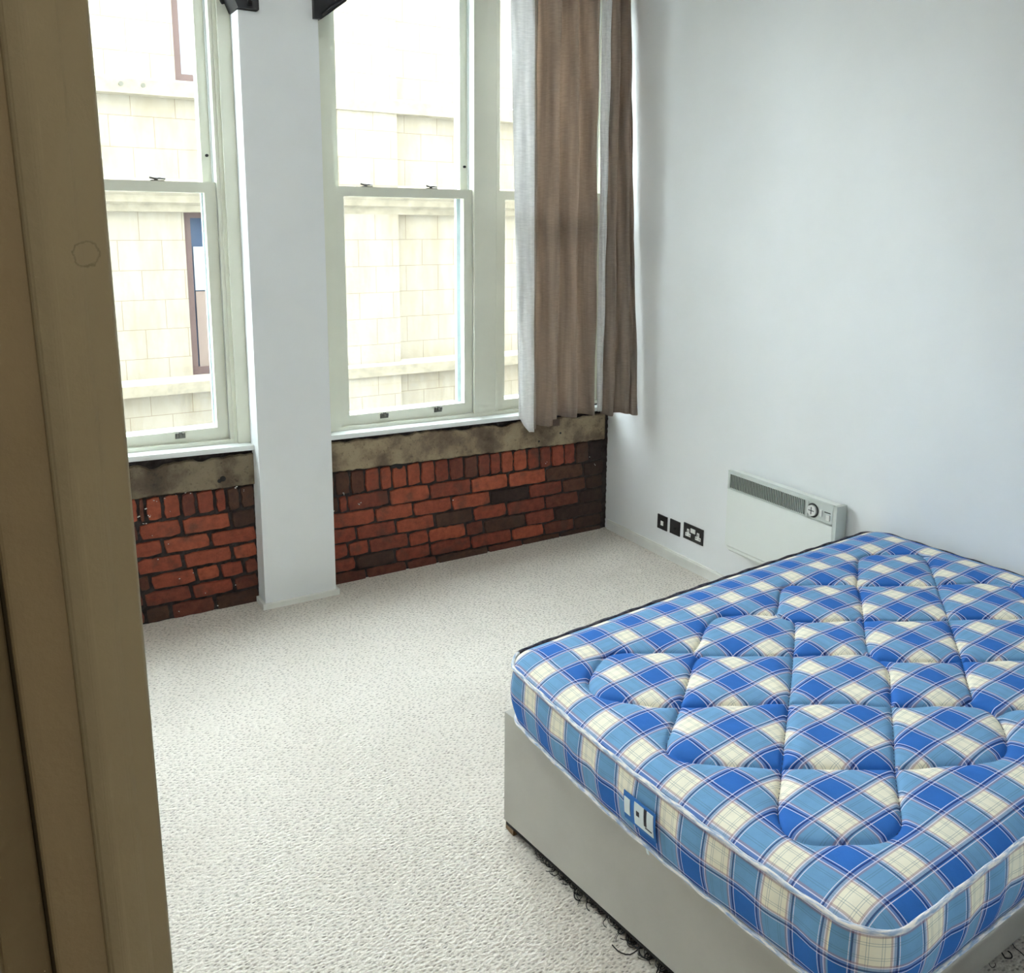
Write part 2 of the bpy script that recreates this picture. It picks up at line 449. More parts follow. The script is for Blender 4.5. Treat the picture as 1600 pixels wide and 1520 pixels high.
# skirting
structure(boxes('baseboard_right', [((-0.013, -3.62, 0.0), (0.0, -0.02, 0.050)), ((-0.009, -3.62, 0.050), (0.0, -0.02, 0.057))], M['skirting'], bevel=0.002))
structure(boxes('baseboard_left', [((XL, -3.62, 0.0), (XL + 0.015, -0.02, 0.066))], M['skirting'], bevel=0.003))

# ------------------------------------------------------------------ pillar
pl = empty('pillar', (-1.855, 0, 0), 'white boxed-in pillar between the two window bays, standing on carpet', 'pillar')
boxes('casing', [((-2.016, -0.103, 0.012), (-1.680, 0.10, 2.615))], M['pillar'], pl, bevel=0.004)
boxes('neck', [((-1.938, -0.100, 2.615), (-1.703, 0.10, ZC - 0.002))], M['pillar'], pl, bevel=0.003)
bm = bmesh.new()
add_prism(bm, [(-2.030, -0.118), (-1.668, -0.122), (-1.668, 0.02), (-2.030, 0.02)], 0.0, 0.026, 'z')
finish('plinth', bm, M['skirting'], pl, bevel=0.003)

# iron brackets either side of the pillar head
br = empty('iron_bracket', (-1.98, -0.05, 2.62), 'black iron bracket at top left corner of the white pillar', 'bracket')
bm = bmesh.new()
add_prism(bm, [(-2.020, 2.618), (-1.936, 2.618), (-1.936, 2.95), (-2.10, 2.95), (-2.055, 2.70)], -0.13, 0.045, 'y')
finish('iron_plate', bm, M['iron'], br, bevel=0.006)
bm = bmesh.new()
add_tube(bm, [(-1.975, -0.138, 2.632), (-1.975, -0.138, 2.80), (-1.965, -0.14, 2.95)], 0.010, 8)
add_tube(bm, [(-2.04, 0.03, 2.66), (-2.075, -0.02, 2.74), (-2.09, -0.05, 2.9)], 0.012, 8)
finish('rib', bm, M['iron'], br)
br = empty('iron_bracket', (-1.66, -0.05, 2.62), 'black wedge-shaped iron bracket at top right corner of the white pillar', 'bracket')
bm = bmesh.new()
add_prism(bm, [(-1.703, 2.615), (-1.672, 2.615), (-1.560, 2.70), (-1.50, 2.80), (-1.47, 2.95), (-1.703, 2.95)], -0.125, 0.045, 'y')
finish('iron_plate', bm, M['iron'], br, bevel=0.005)
bm = bmesh.new()
add_tube(bm, [(-1.672, -0.13, 2.63), (-1.62, -0.132, 2.675), (-1.55, -0.134, 2.73)], 0.007, 8)
finish('rib', bm, M['iron'], br)

# ------------------------------------------------------------------ windows
def frame_ring(bm, x0, x1, z0, z1, y0, y1, wl, wr, wb, wt):
    add_box(bm, (x0, y0, z0), (x0 + wl, y1, z1)); add_box(bm, (x1 - wr, y0, z0), (x1, y1, z1))
    add_box(bm, (x0 + wl, y0, z0), (x1 - wr, y1, z0 + wb)); add_box(bm, (x0 + wl, y0, z1 - wt), (x1 - wr, y1, z1))
def rect_mesh(name, x0, x1, z0, z1, y, mat, parent):
    return boxes(name, [((x0, y - 0.002, z0), (x1, y + 0.002, z1))], mat, parent)
def fitting_lift(parent, x, z, y=0.064):
    bm = bmesh.new()
    add_box(bm, (x - 0.021, y - 0.003, z - 0.013), (x + 0.021, y + 0.002, z + 0.010))
    for dx in (-0.013, 0.0, 0.013):
        add_box(bm, (x + dx - 0.005, y - 0.014, z - 0.002), (x + dx + 0.005, y, z + 0.017 - abs(dx) * .3))
    return finish('sash_lift', bm, M['lift'], parent, bevel=0.0015)
def fitting_catch(parent, x, z):
    bm = bmesh.new()
    add_box(bm, (x - 0.030, 0.078, z), (x + 0.024, 0.100, z + 0.004))
    add_tube(bm, [(x - 0.034, 0.082, z + 0.014), (x - 0.012, 0.086, z + 0.010), (x + 0.006, 0.09, z + 0.012), (x + 0.030, 0.10, z + 0.010)], 0.0045, 8)
    add_tube(bm, [(x - 0.008, 0.088, z + 0.002), (x - 0.008, 0.088, z + 0.014)], 0.008, 8)
    return finish('sash_catch', bm, M['steel'], parent)
def sash_window(n, x0, x1, zs, lifts, catches, stopper=True):
    # x0..x1: outer edges of the lower sash
    w = empty('window_%d' % n, ((x0 + x1) / 2, 0.05, zs), kind='structure')
    zr = 1.925
    # staff bead round the sash, box lining and outer lining
    bm = bmesh.new()
    for xa, xb in ((x0 - 0.014, x0), (x1, x1 + 0.014)):
        add_box(bm, (xa, 0.046, zs + 0.012), (xb, 0.064, WT - 0.01))
    add_box(bm, (x0 - 0.014, 0.046, zs + 0.004), (x1 + 0.014, 0.064, zs + 0.018))
    finish('staff_bead', bm, M['timber'], w, bevel=0.003)
    bm = bmesh.new()
    for xa, xb in ((x0 - 0.010, x0 - 0.001), (x1 + 0.001, x1 + 0.010)):
        add_box(bm, (xa, 0.064, zs), (xb, 0.215, WT))
    for xa, xb in ((x0 - 0.002, x0 + 0.006), (x1 - 0.006, x1 + 0.002)):
        add_box(bm, (xa, 0.106, zr - 0.01), (xb, 0.113, WT))
    finish('sash_channel', bm, M['sill'], w)
    bm = bmesh.new()
    for xa, xb in ((x0 - 0.004, x0 + 0.044), (x1 - 0.045, x1 + 0.004)): add_box(bm, (xa, 0.156, zs + 0.03), (xb, 0.180, WT))
    add_box(bm, (x0, 0.156, zs + 0.01), (x1, 0.30, zs + 0.045))
    finish('outer_frame', bm, M['outer_paint'], w)
    # lower sash
    bm = bmesh.new()
    frame_ring(bm, x0 + 0.002, x1 - 0.002, zs + 0.020, zr, 0.066, 0.104, 0.047, 0.047, 0.056, 0.044)
    lo = finish('lower_sash', bm, M['timber'], w, bevel=0.004)
    rect_mesh('pane', x0 + 0.047, x1 - 0.047, zs + 0.07, zr - 0.04, 0.088, M['glass'], lo)
    for lx in lifts: fitting_lift(lo, lx, zs + 0.058)
    # upper sash
    bm = bmesh.new()
    frame_ring(bm, x0 + 0.004, x1 - 0.004, zr - 0.045, WT - 0.002, 0.115, 0.152, 0.040, 0.040, 0.043, 0.05)
    up = finish('upper_sash', bm, M['timber'], w, bevel=0.004)
    rect_mesh('pane', x0 + 0.04, x1 - 0.04, zr - 0.004, WT - 0.04, 0.134, M['glass'], up)
    for lx in catches: fitting_catch(lo, lx, zr)
    if stopper:
        bm = bmesh.new()
        add_tube(bm, [(x1 - 0.022, 0.119, zr + 0.115), (x1 - 0.022, 0.104, zr + 0.115)], 0.0065, 10)
        finish('stop_screw', bm, M['black'], up)
    return w
sash_window(1, -3.70, -2.975, 0.765, [-3.45, -3.2], [-3.5, -3.15])
sash_window(2, -2.828, -2.100, 0.765, [-2.58, -2.31], [-2.62, -2.33])
sash_window(3, -1.576, -0.848, 0.752, [-1.348, -1.052], [-1.40, -1.06])
sash_window(4, -0.706, -0.045, 0.745, [-0.50, -0.25], [-0.52, -0.25], stopper=False)
# timber casings between sashes and jambs
def board(n, spans, k=0.0):
    bm = bmesh.new()
    for lo, hi in spans: add_box(bm, lo, hi)
    structure(finish('trim_%d' % n, bm, M['timber'], bevel=0.004))
board(3, [((-2.086, 0.040, 0.745), (-2.0, 0.21, WT)), ((-2.070, 0.026, 0.765), (-2.0, 0.045, WT))])
board(4, [((-1.70, 0.040, 0.745), (-1.590, 0.21, WT)), ((-1.70, 0.010, 0.765), (-1.640, 0.045, WT)), ((-1.70, 0.0, 0.74), (-1.66, 0.05, 0.78))])
board(5, [((-0.834, 0.048, 0.745), (-0.720, 0.21, WT))])
board(6, [((-2.961, 0.048, 0.745), (-2.842, 0.21, WT))])
board(7, [((-0.045, 0.030, 0.745), (0.0, 0.21, WT))])
board(8, [((-3.80, 0.030, 0.745), (-3.714, 0.21, WT))])
# rails at the foot of the window boxes and sills
def sill(n, x0, x1, zt, k, xr):
    o = boxes('trim_%d' % n, [((x0, 0.043, zt - 0.012), (x1, 0.21, zt + 0.018))], M['timber'], shear=(k, xr))
    structure(o)
    o = boxes('windowsill', [((x0, -0.032, zt - 0.022), (x1, 0.06, zt))], M['sill'], shear=(k, xr), bevel=0.005)
    return o
s_ = sill(9, -1.69, -0.002, 0.763, -0.014, -1.65)
tag(s_, 'white painted windowsill under the right-hand windows, running behind the curtain', 'windowsill')
s_ = sill(10, -4.38, -2.008, 0.763, -0.026, -2.01)
tag(s_, 'white painted windowsill under the left-hand window, left of pillar', 'windowsill')

# ------------------------------------------------------------------ brick and stone below the windows
RR = [[-1.685,-1.634,-1.556,-1.481,-1.403,-1.339,-1.257,-1.181,-1.101,-1.02,-0.933,-0.851,-0.777,-0.71,-0.634,-0.544,-0.466,-0.39,-0.305,-0.227,-0.135,-0.04],
 [-1.685,-1.651,-1.618,-1.573,-1.355,-1.133,-0.892,-0.665,-0.424,-0.169,-0.03],
 [-1.685,-1.432,-1.225,-1.007,-0.774,-0.533,-0.311,-0.151,-0.03],
 [-1.685,-1.531,-1.321,-1.105,-0.88,-0.673,-0.424,-0.197,-0.03],
 [-1.685,-1.576,-1.467,-1.251,-1.142,-0.922,-0.816,-0.554,-0.362,-0.03],
 [-1.685,-1.537,-1.327,-1.132,-0.893,-0.642,-0.431,-0.226,-0.03],
 [-1.685,-1.483,-1.264,-1.093,-0.788,-0.567,-0.32,-0.03]]
TR = [[.2,.2,.25,.75,.8,.85,.85,.8,.5,.35,.22,.4,.6,.9,.9,.55,.5,.7,.5,.2,.05],
 [.1,.2,.5,.42,1.,.55,.95,.9,.2,.06],
 [.8,.9,.8,.85,.06,.5,.22,.04],
 [.6,.55,.85,.2,.65,.45,.3,.02],
 [.6,.65,.5,.7,.9,.35,.2,.4,.06],
 [.5,.12,.55,.5,.55,.8,.25,.06],
 [.3,.25,.3,.18,.28,.22,.08]]
ZR = [0.572, 0.449, 0.364, 0.285, 0.206, 0.128, 0.055, -0.01]
LL = [[-2.51,-2.482,-2.412,-2.335,-2.272,-2.191,-2.141,-2.08,-2.012],[-2.515,-2.339,-2.126,-2.012],[-2.557,-2.42,-2.22,-2.012],
 [-2.537,-2.34,-2.128,-2.012],[-2.534,-2.481,-2.29,-2.185,-2.078,-2.012],[-2.513,-2.313,-2.129,-2.012],[-2.513,-2.406,-2.215,-2.012]]
TL = [[.3,.9,.8,.3,.55,.6,.15,.15],[.8,.95,.15],[.7,.9,.7],[.65,.7,.85],[.2,.8,.9,.6,.35],[.45,.6,.3],[.2,.28,.2]]
ZL = [0.578, 0.462, 0.378, 0.301, 0.222, 0.146, 0.072, -0.01]
def brick_panel(name, rows, tones, zs, k, x0, gap=0.0042, seed=3):
    r = random.Random(seed)
    bm = bmesh.new()
    lay = bm.faces.layers.float.new('tone')
    for ri, (xs, ts) in enumerate(zip(rows, tones)):
        z1, z0 = zs[ri], zs[ri + 1]
        for bi in range(len(xs) - 1):
            xa, xb = xs[bi] + gap, xs[bi + 1] - gap
            za, zb = z0 + gap, z1 - gap
            if xb - xa < 0.008: continue
            cr = min(0.007, (xb - xa) * .2)
            out = []
            def edge(p, q, n):
                for i in range(n):
                    t = i / n
                    out.append((p[0] + (q[0] - p[0]) * t, p[1] + (q[1] - p[1]) * t))
            nx = max(3, int((xb - xa) / 0.03)); nz = max(2, int((zb - za) / 0.025))
            edge((xa + cr, za), (xb - cr, za), nx); edge((xb, za + cr), (xb, zb - cr), nz)
            edge((xb - cr, zb), (xa + cr, zb), nx); edge((xa, zb - cr), (xa, za + cr), nz)
            out = [(x + r.uniform(-.0022, .0022), z + r.uniform(-.0022, .0022)) for x, z in out]
            cx, cz = (xa + xb) / 2, (za + zb) / 2
            yf = r.uniform(-0.004, 0.004)
            rings = []
            for y, s in ((0.035, 0.0), (yf + 0.006, 0.0), (yf, 0.0035), ):
                ring = []
                for x, z in out:
                    dx, dz = cx - x, cz - z; L_ = math.hypot(dx, dz) + 1e-6
                    ring.append(bm.verts.new((x + dx / L_ * s, y, z + dz / L_ * s)))
                rings.append(ring)
            n = len(out); fs = []
            for a, b in zip(rings[:-1], rings[1:]):
                for i in range(n):
                    fs.append(bm.faces.new((a[i], a[(i + 1) % n], b[(i + 1) % n], b[i])))
            fs.append(bm.faces.new(rings[-1]))
            t = min(1, max(0, ts[bi] + r.uniform(-.06, .06)))
            for f in fs: f[lay] = t
    for v in bm.verts: v.co.z += k * (v.co.x - x0)
    for v in list(bm.verts):
        if v.co.z < 0.0: v.co.z = 0.0
    o = finish(name, bm, M['brick'])
    # mortar bed: a rough sheet with depth between the bricks
    return o
brick_panel_r = brick_panel('wall_window_brick_right', RR, TR, ZR, -0.020, -1.65)
structure(brick_panel_r)
# the left panel runs on behind the door jamb
LL2, TL2 = [], []
for i, (xs, ts) in enumerate(zip(LL, TL)):
    step = 0.085 if i == 0 else 0.225
    pre = []; x = xs[0]
    while x - step > -4.38: x -= step; pre.append(x)
    pre = pre[::-1]
    LL2.append(pre + xs); TL2.append([rnd.choice([.3, .5, .7, .85, .6, .15]) for _ in pre] + ts)
structure(brick_panel('wall_window_brick_left', LL2, TL2, ZL, -0.020, -2.25, gap=0.0060, seed=5))
def mortar_bed(name, x0, x1, seed):
    r = random.Random(seed)
    bm = bmesh.new()
    nx = int((x1 - x0) / 0.012); nz = 62
    g = [[bm.verts.new((x0 + (x1 - x0) * i / nx, 0.0085 + r.uniform(-.0035, .0035), 0.738 * j / nz)) for j in range(nz + 1)] for i in range(nx + 1)]
    for i in range(nx):
        for j in range(nz):
            bm.faces.new((g[i][j], g[i + 1][j], g[i + 1][j + 1], g[i][j + 1]))
    bk = [bm.verts.new(c) for c in ((x0, 0.028, 0), (x1, 0.028, 0), (x1, 0.028, 0.738), (x0, 0.028, 0.738))]
    bm.faces.new(bk)
    return structure(finish(name, bm, M['mortar']))
mortar_bed('wall_window_mortar_right', -1.69, -0.001, 1)
mortar_bed('wall_window_mortar_left', -4.38, -2.008, 2)
def lintel(name, x0, x1, zb0, zb1, zt0, zt1, seed, holes, mat):
    r = random.Random(seed)
    n = int((x1 - x0) / 0.02)
    top, bot = [], []; dip = 0
    for i in range(n + 1):
        t = i / n; x = x0 + (x1 - x0) * t
        dip = 0.7 * dip + r.uniform(-.005, .005)
        h = 0
        for hx, hw, hd in holes:
            h += hd * math.exp(-((x - hx) / hw) ** 2)
        top.append((x, zt0 + (zt1 - zt0) * t + dip - h))
        bot.append((x, zb0 + (zb1 - zb0) * t + r.uniform(-.003, .003)))
    bm = bmesh.new()
    rows = []
    for y, ins in ((0.03, 0), (-0.004, 0), (-0.010, 0.005)):
        rows.append(([bm.verts.new((x, y, z - ins)) for x, z in top], [bm.verts.new((x, y, z + ins)) for x, z in bot]))
    for (ta, ba), (tb, bb) in zip(rows[:-1], rows[1:]):
        for i in range(n):
            bm.faces.new((ta[i], ta[i + 1], tb[i + 1], tb[i])); bm.faces.new((ba[i], bb[i], bb[i + 1], ba[i + 1]))
    t_, b_ = rows[-1]
    for i in range(n): bm.faces.new((t_[i], t_[i + 1], b_[i + 1], b_[i]))
    o = finish(name, bm, mat)
    return structure(o)
lintel('trim_11', -1.687, -0.035, 0.576, 0.540, 0.722, 0.700, 11, [(-1.25, .03, .01), (-.7, .05, .012), (-.95, .04, .008), (-.2, .06, .015)], M['lintel'])
lintel('trim_12', -4.38, -2.012, 0.622, 0.573, 0.775, 0.715, 12, [(-2.24, .03, .022), (-2.44, .03, .022), (-2.33, .03, .0)], M['lintel_dark'])
# holes and plaster flecks on the masonry
def flecks(name, pts, mat, rr=(0.002, 0.005)):
    bm = bmesh.new()
    for x, z in pts:
        for _ in range(rnd.randint(1, 3)):
            a, b = x + rnd.uniform(-.008, .008), z + rnd.uniform(-.006, .006)
            rx = rnd.uniform(*rr); m_ = bmesh.ops.create_icosphere(bm, subdivisions=1, radius=1)
            for v in m_['verts']:
                v.co = Vector((a + v.co.x * rx * rnd.uniform(.8, 1.6), -0.006 + v.co.y * 0.004, b + v.co.z * rx))
    return structure(finish(name, bm, mat))
flecks('wall_window_plaster_flecks', [(-2.475, .53), (-2.47, .50), (-2.44, .56), (-2.40, .57), (-2.36, .575), (-2.31, .585), (-2.30, .578), (-2.51, .50), (-2.49, .47), (-2.38, .51),
    (-2.47, .41), (-2.40, .36), (-2.2, .58), (-2.06, .55), (-2.1, .57), (-2.3, .20), (-2.25, .10), (-2.12, .11), (-2.38, .03), (-2.2, .02), (-2.45, .30), (-2.36, .19), (-1.60, .46), (-1.52, .40), (-1.51, .395), (-1.64, .38),
    (-.43, .455), (-.13, .45), (-1.0, .335), (-.1, .40), (-1.35, .585), (-.75, .57)], M['fleck'], (0.0012, 0.0034))
def disc(name, pts, mat, parent=None, y=-0.0115):
    bm = bmesh.new()
    for x, z, r in pts:
        add_tube(bm, [(x, y, z), (x, y + 0.006, z)], r, 12)
    return finish(name, bm, mat, parent)
structure(disc('trim_13', [(-0.48, 0.585, 0.006), (-0.34, 0.615, 0.006), (-2.155, 0.620, 0.013), (-2.17, 0.612, 0.009)], M['black']))
structure(disc('trim_14', [(-1.30, 0.563, 0.020), (-1.33, 0.564, 0.014), (-1.27, 0.566, 0.013)], M['black'], y=-0.006))

# ------------------------------------------------------------------ doorway at the left of the view (door lining, stop, architrave)
door = empty('door_1', (DX0, YB - 0.12, 0), kind='structure')
lean = 0.0115
def jamb_piece(name, pts, mat, z1=DH, bevel=0.003, la=0.0115, lb=0.0115):
    bm = bmesh.new(); add_prism(bm, pts, 0.0, z1, 'z')
    if bevel:
        es = [e for e in bm.edges if abs(e.verts[0].co.z - e.verts[1].co.z) > 1]
        bmesh.ops.bevel(bm, geom=es, offset=bevel, segments=3, affect='EDGES', profile=0.5)
    xa, xb = min(p[0] for p in pts), max(p[0] for p in pts)
    for v in bm.verts:
        t = (v.co.x - xa) / (xb - xa)
        v.co.x += (la * (1 - t) + lb * t) * (1.66 - v.co.z)
    return finish(name, bm, mat, door)
yf = YB - 0.12 - 0.0
YJ = -3.62
jamb_piece('door_lining', [(-2.975, YJ), (-2.990, YJ - 0.006), (-3.001, YJ - 0.008), (-3.009, YJ - 0.004), (-3.012, YJ + 0.10), (-2.975, YJ + 0.10)], M['jamb_ring'], bevel=0.002, la=0.022)
jamb_piece('architrave', [(-3.006, YJ + 0.002), (-3.034, YJ + 0.004), (-3.034, YJ + 0.06), (-3.006, YJ + 0.06)], M['jamb_dark'], bevel=0.0025, la=0.027, lb=0.022)
jamb_piece('hinge_side_board', [(-3.036, YJ + 0.022), (-3.085, YJ - 0.002), (-3.085, YJ + 0.055), (-3.036, YJ + 0.055)], M['jamb_dark'], bevel=0.002, la=0.027, lb=0.027)
jamb_piece('backing_board', [(-3.02, YJ + 0.050), (-3.14, YJ + 0.050), (-3.14, YJ + 0.098), (-3.02, YJ + 0.098)], M['jamb_dark'], bevel=0)
boxes('wall_lining', [((-3.30, YB - 0.10, 0), (-3.05, YB + 0.09, DH))], M['jamb_dark'], door)
boxes('right_lining', [((DX1 - 0.035, YB - 0.13, 0), (DX1, YB + 0.012, DH))], M['jamb'], door, bevel=0.003)
boxes('head_lining', [((DX0 - 0.09, YB - 0.02, DH), (DX1, YB + 0.012, DH + 0.06))], M['jamb'], door, bevel=0.003)

# ------------------------------------------------------------------ bed
A_ = np.array([-1.847, -2.014]); B_ = np.array([-0.025, -1.857]); C_ = np.array([-1.801, -3.262]); D_ = np.array([-0.025, -3.184])
BL, BW = 1.829, 1.263
def bed_xy(u, v, bulge=1.0):
    s, t = u / BL, v / BW
    s = np.asarray(s, float); t = np.asarray(t, float)
    P = ((1 - s) * (1 - t))[..., None] * A_ + (s * (1 - t))[..., None] * B_ + ((1 - s) * t)[..., None] * C_ + (s * t)[..., None] * D_
    fx = 0.033 * np.sin(np.clip(t, 0, 1) * PI) * (1 - np.clip(s, 0, 1)) ** 3 * bulge
    fy = 0.016 * np.sin(np.clip(s, 0, 1) * PI) * (1 - np.clip(t, 0, 1)) ** 3 * bulge
    P[..., 0] -= fx; P[..., 1] += fy
    return P
def edge_z(u, v):
    s, t = np.asarray(u, float) / BL, np.asarray(v, float) / BW
    return 0.560 + 0.004 * s + 0.044 * s * t
RC = 0.095
def outline(n_side=60, n_arc=14, inset=0.0, L=BL, W=BW, r=RC):
    pts = []
    def line(p, q, n):
        for i in range(n): pts.append((p[0] + (q[0] - p[0]) * i / n, p[1] + (q[1] - p[1]) * i / n))
    def arc(c, a0, n):
        for i in range(n):
            a = a0 + PI / 2 * i / n
            pts.append((c[0] + r * math.cos(a), c[1] + r * math.sin(a)))
    line((0, W - r), (0, r), n_side)                 # foot side, from C to A
    arc((r, r), PI, n_arc)
    line((r, 0), (L - r, 0), n_side)                 # window side
    arc((L - r, r), 1.5 * PI, n_arc)
    line((L, r), (L, W - r), n_side)
    arc((L - r, W - r), 0, n_arc)
    line((L - r, W), (r, W), n_side)
    arc((r, W - r), PI / 2, n_arc)
    return np.array(pts)
Q = [[[0.462,0.322],[0.365,0.257],[0.269,0.198],[0.227,0.197],[0.159,0.238],[0.118,0.272],[0.1,0.31],[0.108,0.36],[0.137,0.398],[0.183,0.452],[0.241,0.505],[0.425,0.617]],
[[0.422,0.611],[0.476,0.653],[0.564,0.711],[0.629,0.76],[0.653,0.79],[0.686,0.814],[0.758,0.858],[0.828,0.903],[0.864,0.938],[0.858,0.981],[0.806,1.03],[0.732,1.069],[0.682,1.075],[0.644,1.065],[0.561,1.018],[0.458,0.962],[0.399,0.92],[0.341,0.875],[0.257,0.816]],
[[0.258,0.814],[0.201,0.769],[0.153,0.724],[0.116,0.688],[0.093,0.654],[0.092,0.622],[0.107,0.6],[0.172,0.552],[0.241,0.505],[0.311,0.452],[0.402,0.38],[0.453,0.349],[0.483,0.358],[0.62,0.452]],
[[0.815,0.289],[0.836,0.31],[0.842,0.343],[0.852,0.372],[0.948,0.429],[1.034,0.483],[1.158,0.567],[1.259,0.627],[1.353,0.686],[1.46,0.753]],
[[0.462,0.322],[0.514,0.299],[0.582,0.248],[0.625,0.227],[0.668,0.21],[0.71,0.218],[0.819,0.286]],[[0.462,0.322],[0.457,0.352]],
[[0.815,0.289],[0.847,0.307],[0.896,0.273],[0.967,0.221],[1.026,0.186],[1.063,0.187],[1.133,0.232],[1.224,0.294],[1.244,0.317],[1.257,0.332],[1.349,0.392],[1.472,0.468],[1.572,0.518],[1.665,0.577],[1.665,0.624],[1.625,0.669],[1.598,0.706]],
[[1.244,0.317],[1.301,0.285],[1.384,0.227],[1.449,0.185],[1.497,0.172],[1.559,0.197],[1.663,0.261],[1.683,0.287],[1.662,0.324],[1.596,0.374],[1.472,0.468],[1.313,0.586],[1.259,0.627],[1.105,0.743],[1.043,0.789],[0.968,0.842],[0.899,0.893],[0.878,0.907],[0.828,0.903]],
[[1.244,0.317],[1.217,0.351],[1.087,0.447],[0.977,0.527],[0.88,0.603],[0.859,0.643],[0.858,0.674],[0.829,0.707],[0.677,0.809],[0.577,0.881],[0.458,0.962]],
[[0.611,0.451],[0.686,0.499],[0.774,0.556],[0.85,0.608],[0.859,0.622],[0.859,0.643],[0.88,0.669],[0.927,0.709],[1.043,0.789],[1.134,0.846],[1.209,0.892]],
[[0.852,0.372],[0.782,0.427],[0.66,0.517],[0.55,0.599],[0.476,0.653],[0.356,0.74],[0.252,0.818],[0.204,0.854],[0.147,0.894],[0.114,0.926],[0.095,0.953],[0.094,0.98],[0.107,1.007],[0.146,1.039],[0.189,1.068],[0.226,1.085],[0.268,1.088],[0.301,1.078],[0.331,1.059],[0.398,1.006],[0.462,0.96]],
[[0.858,0.981],[0.905,0.985],[0.959,1.013]]]
Q = [[[a, b * 1.028] for a, b in q] for q in Q]
# the unseen end of the quilting repeats the seen end turned half round
Q2 = []
for q in Q:
    cur = []
    for u, v in q:
        a, b = BL - u, BW - v
        if a > 0.62 + (1.263 - b) * 2.0: cur.append([a, b])
        else:
            if len(cur) > 1: Q2.append(cur)
            cur = []
    if len(cur) > 1: Q2.append(cur)
def quilt_dist(U, V):
    d = np.full(U.shape, 9.0)
    for q in Q + Q2:
        p = np.array(q)
        # smooth the polyline once (Chaikin)
        for _ in range(2):
            a, b = p[:-1], p[1:]
            p = np.concatenate([p[:1], np.stack([a * .75 + b * .25, a * .25 + b * .75], 1).reshape(-1, 2), p[-1:]])
        for (x0, y0), (x1, y1) in zip(p[:-1], p[1:]):
            dx, dy = x1 - x0, y1 - y0; l2 = dx * dx + dy * dy + 1e-12
            t = np.clip(((U - x0) * dx + (V - y0) * dy) / l2, 0, 1)
            d = np.minimum(d, np.hypot(U - x0 - t * dx, V - y0 - t * dy))
    return d

matt = empty('mattress', (-0.93, -2.58, 0.388), 'blue and cream checked quilted double mattress lying on a grey divan base', 'mattress')
mo = np.array([-0.93, -2.58, 0.388])
def raw_mesh(name, verts, faces, uvs, mat, parent, smooth=True):
    me = bpy.data.meshes.new(name)
    me.from_pydata([tuple(v) for v in verts], [], faces)
    uvl = me.uv_layers.new(name='UVMap')
    li = np.zeros(len(me.loops), dtype=np.int32); me.loops.foreach_get('vertex_index', li)
    if callable(uvs): uvs(me, uvl)
    else: uvl.data.foreach_set('uv', np.asarray(uvs, dtype=np.float32)[li].ravel())
    me.polygons.foreach_set('use_smooth', [smooth] * len(me.polygons))
    me.materials.append(mat)
    o = bpy.data.objects.new(name, me); COL.objects.link(o); o.parent = parent
    return o
# quilted top
def outline_dist(U, V):
    x = np.abs(U - BL / 2) - (BL / 2 - RC); y = np.abs(V - BW / 2) - (BW / 2 - RC)
    return -(np.hypot(np.maximum(x, 0), np.maximum(y, 0)) + np.minimum(np.maximum(x, y), 0) - RC)
def top_z(U, V):
    dq = quilt_dist(U, V)
    de = np.maximum(outline_dist(U, V), 0)
    puff = 0.0165 * (1 - np.exp(-(dq / 0.020) ** 0.85)) - 0.004 * np.exp(-(dq / 0.0045) ** 2)
    crown = 0.020 * (1 - np.exp(-(de / 0.045)))
    wob = 0.0022 * np.sin(U * 31 + 1.3 * np.sin(V * 23)) * np.sin(V * 27 + U * 5)
    return edge_z(U, V) - 0.002 + crown + puff * (1 - np.exp(-(de / 0.035))) + wob * (1 - np.exp(-de / .08))
nu, nv = 520, 360
vv = np.linspace(0, 1, nv + 1) * BW
d_ = np.minimum(vv, BW - vv)
ins = np.where(d_ < RC, RC - np.sqrt(np.maximum(0, RC ** 2 - (RC - d_) ** 2)), 0.0)
su = np.linspace(0, 1, nu + 1)
U = ins[:, None] + (BL - 2 * ins)[:, None] * su[None, :]
V = np.repeat(vv[:, None], nu + 1, 1)
Z = top_z(U, V)
P = bed_xy(U, V)
verts = np.concatenate([P, Z[..., None]], -1).reshape(-1, 3) - mo
idx = np.arange((nv + 1) * (nu + 1)).reshape(nv + 1, nu + 1)
faces = np.stack([idx[:-1, :-1], idx[1:, :-1], idx[1:, 1:], idx[:-1, 1:]], -1).reshape(-1, 4).tolist()
uvs = np.stack([U, V], -1).reshape(-1, 2)
raw_mesh('quilted_top', verts, faces, uvs, M['plaid'], matt)
# stitching thread lying in the grooves
bm = bmesh.new()
for q in Q + Q2:
    p = np.array(q)
    for _ in range(3):
        a, b = p[:-1], p[1:]
        p = np.concatenate([p[:1], np.stack([a * .75 + b * .25, a * .25 + b * .75], 1).reshape(-1, 2), p[-1:]])
    keep = [p[0]]
    for r_ in p[1:]:
        if np.hypot(*(r_ - keep[-1])) > 0.006: keep.append(r_)
    p = np.array(keep)
    if len(p) < 3: continue
    z = top_z(p[:, 0], p[:, 1]); xy = bed_xy(p[:, 0], p[:, 1])
    add_tube(bm, [(float(x), float(y), float(zz) + 0.0008) for (x, y), zz in zip(xy, z)], 0.0011, 5)
finish('stitching', bm, M['stitch'], matt)
bm = bmesh.new()
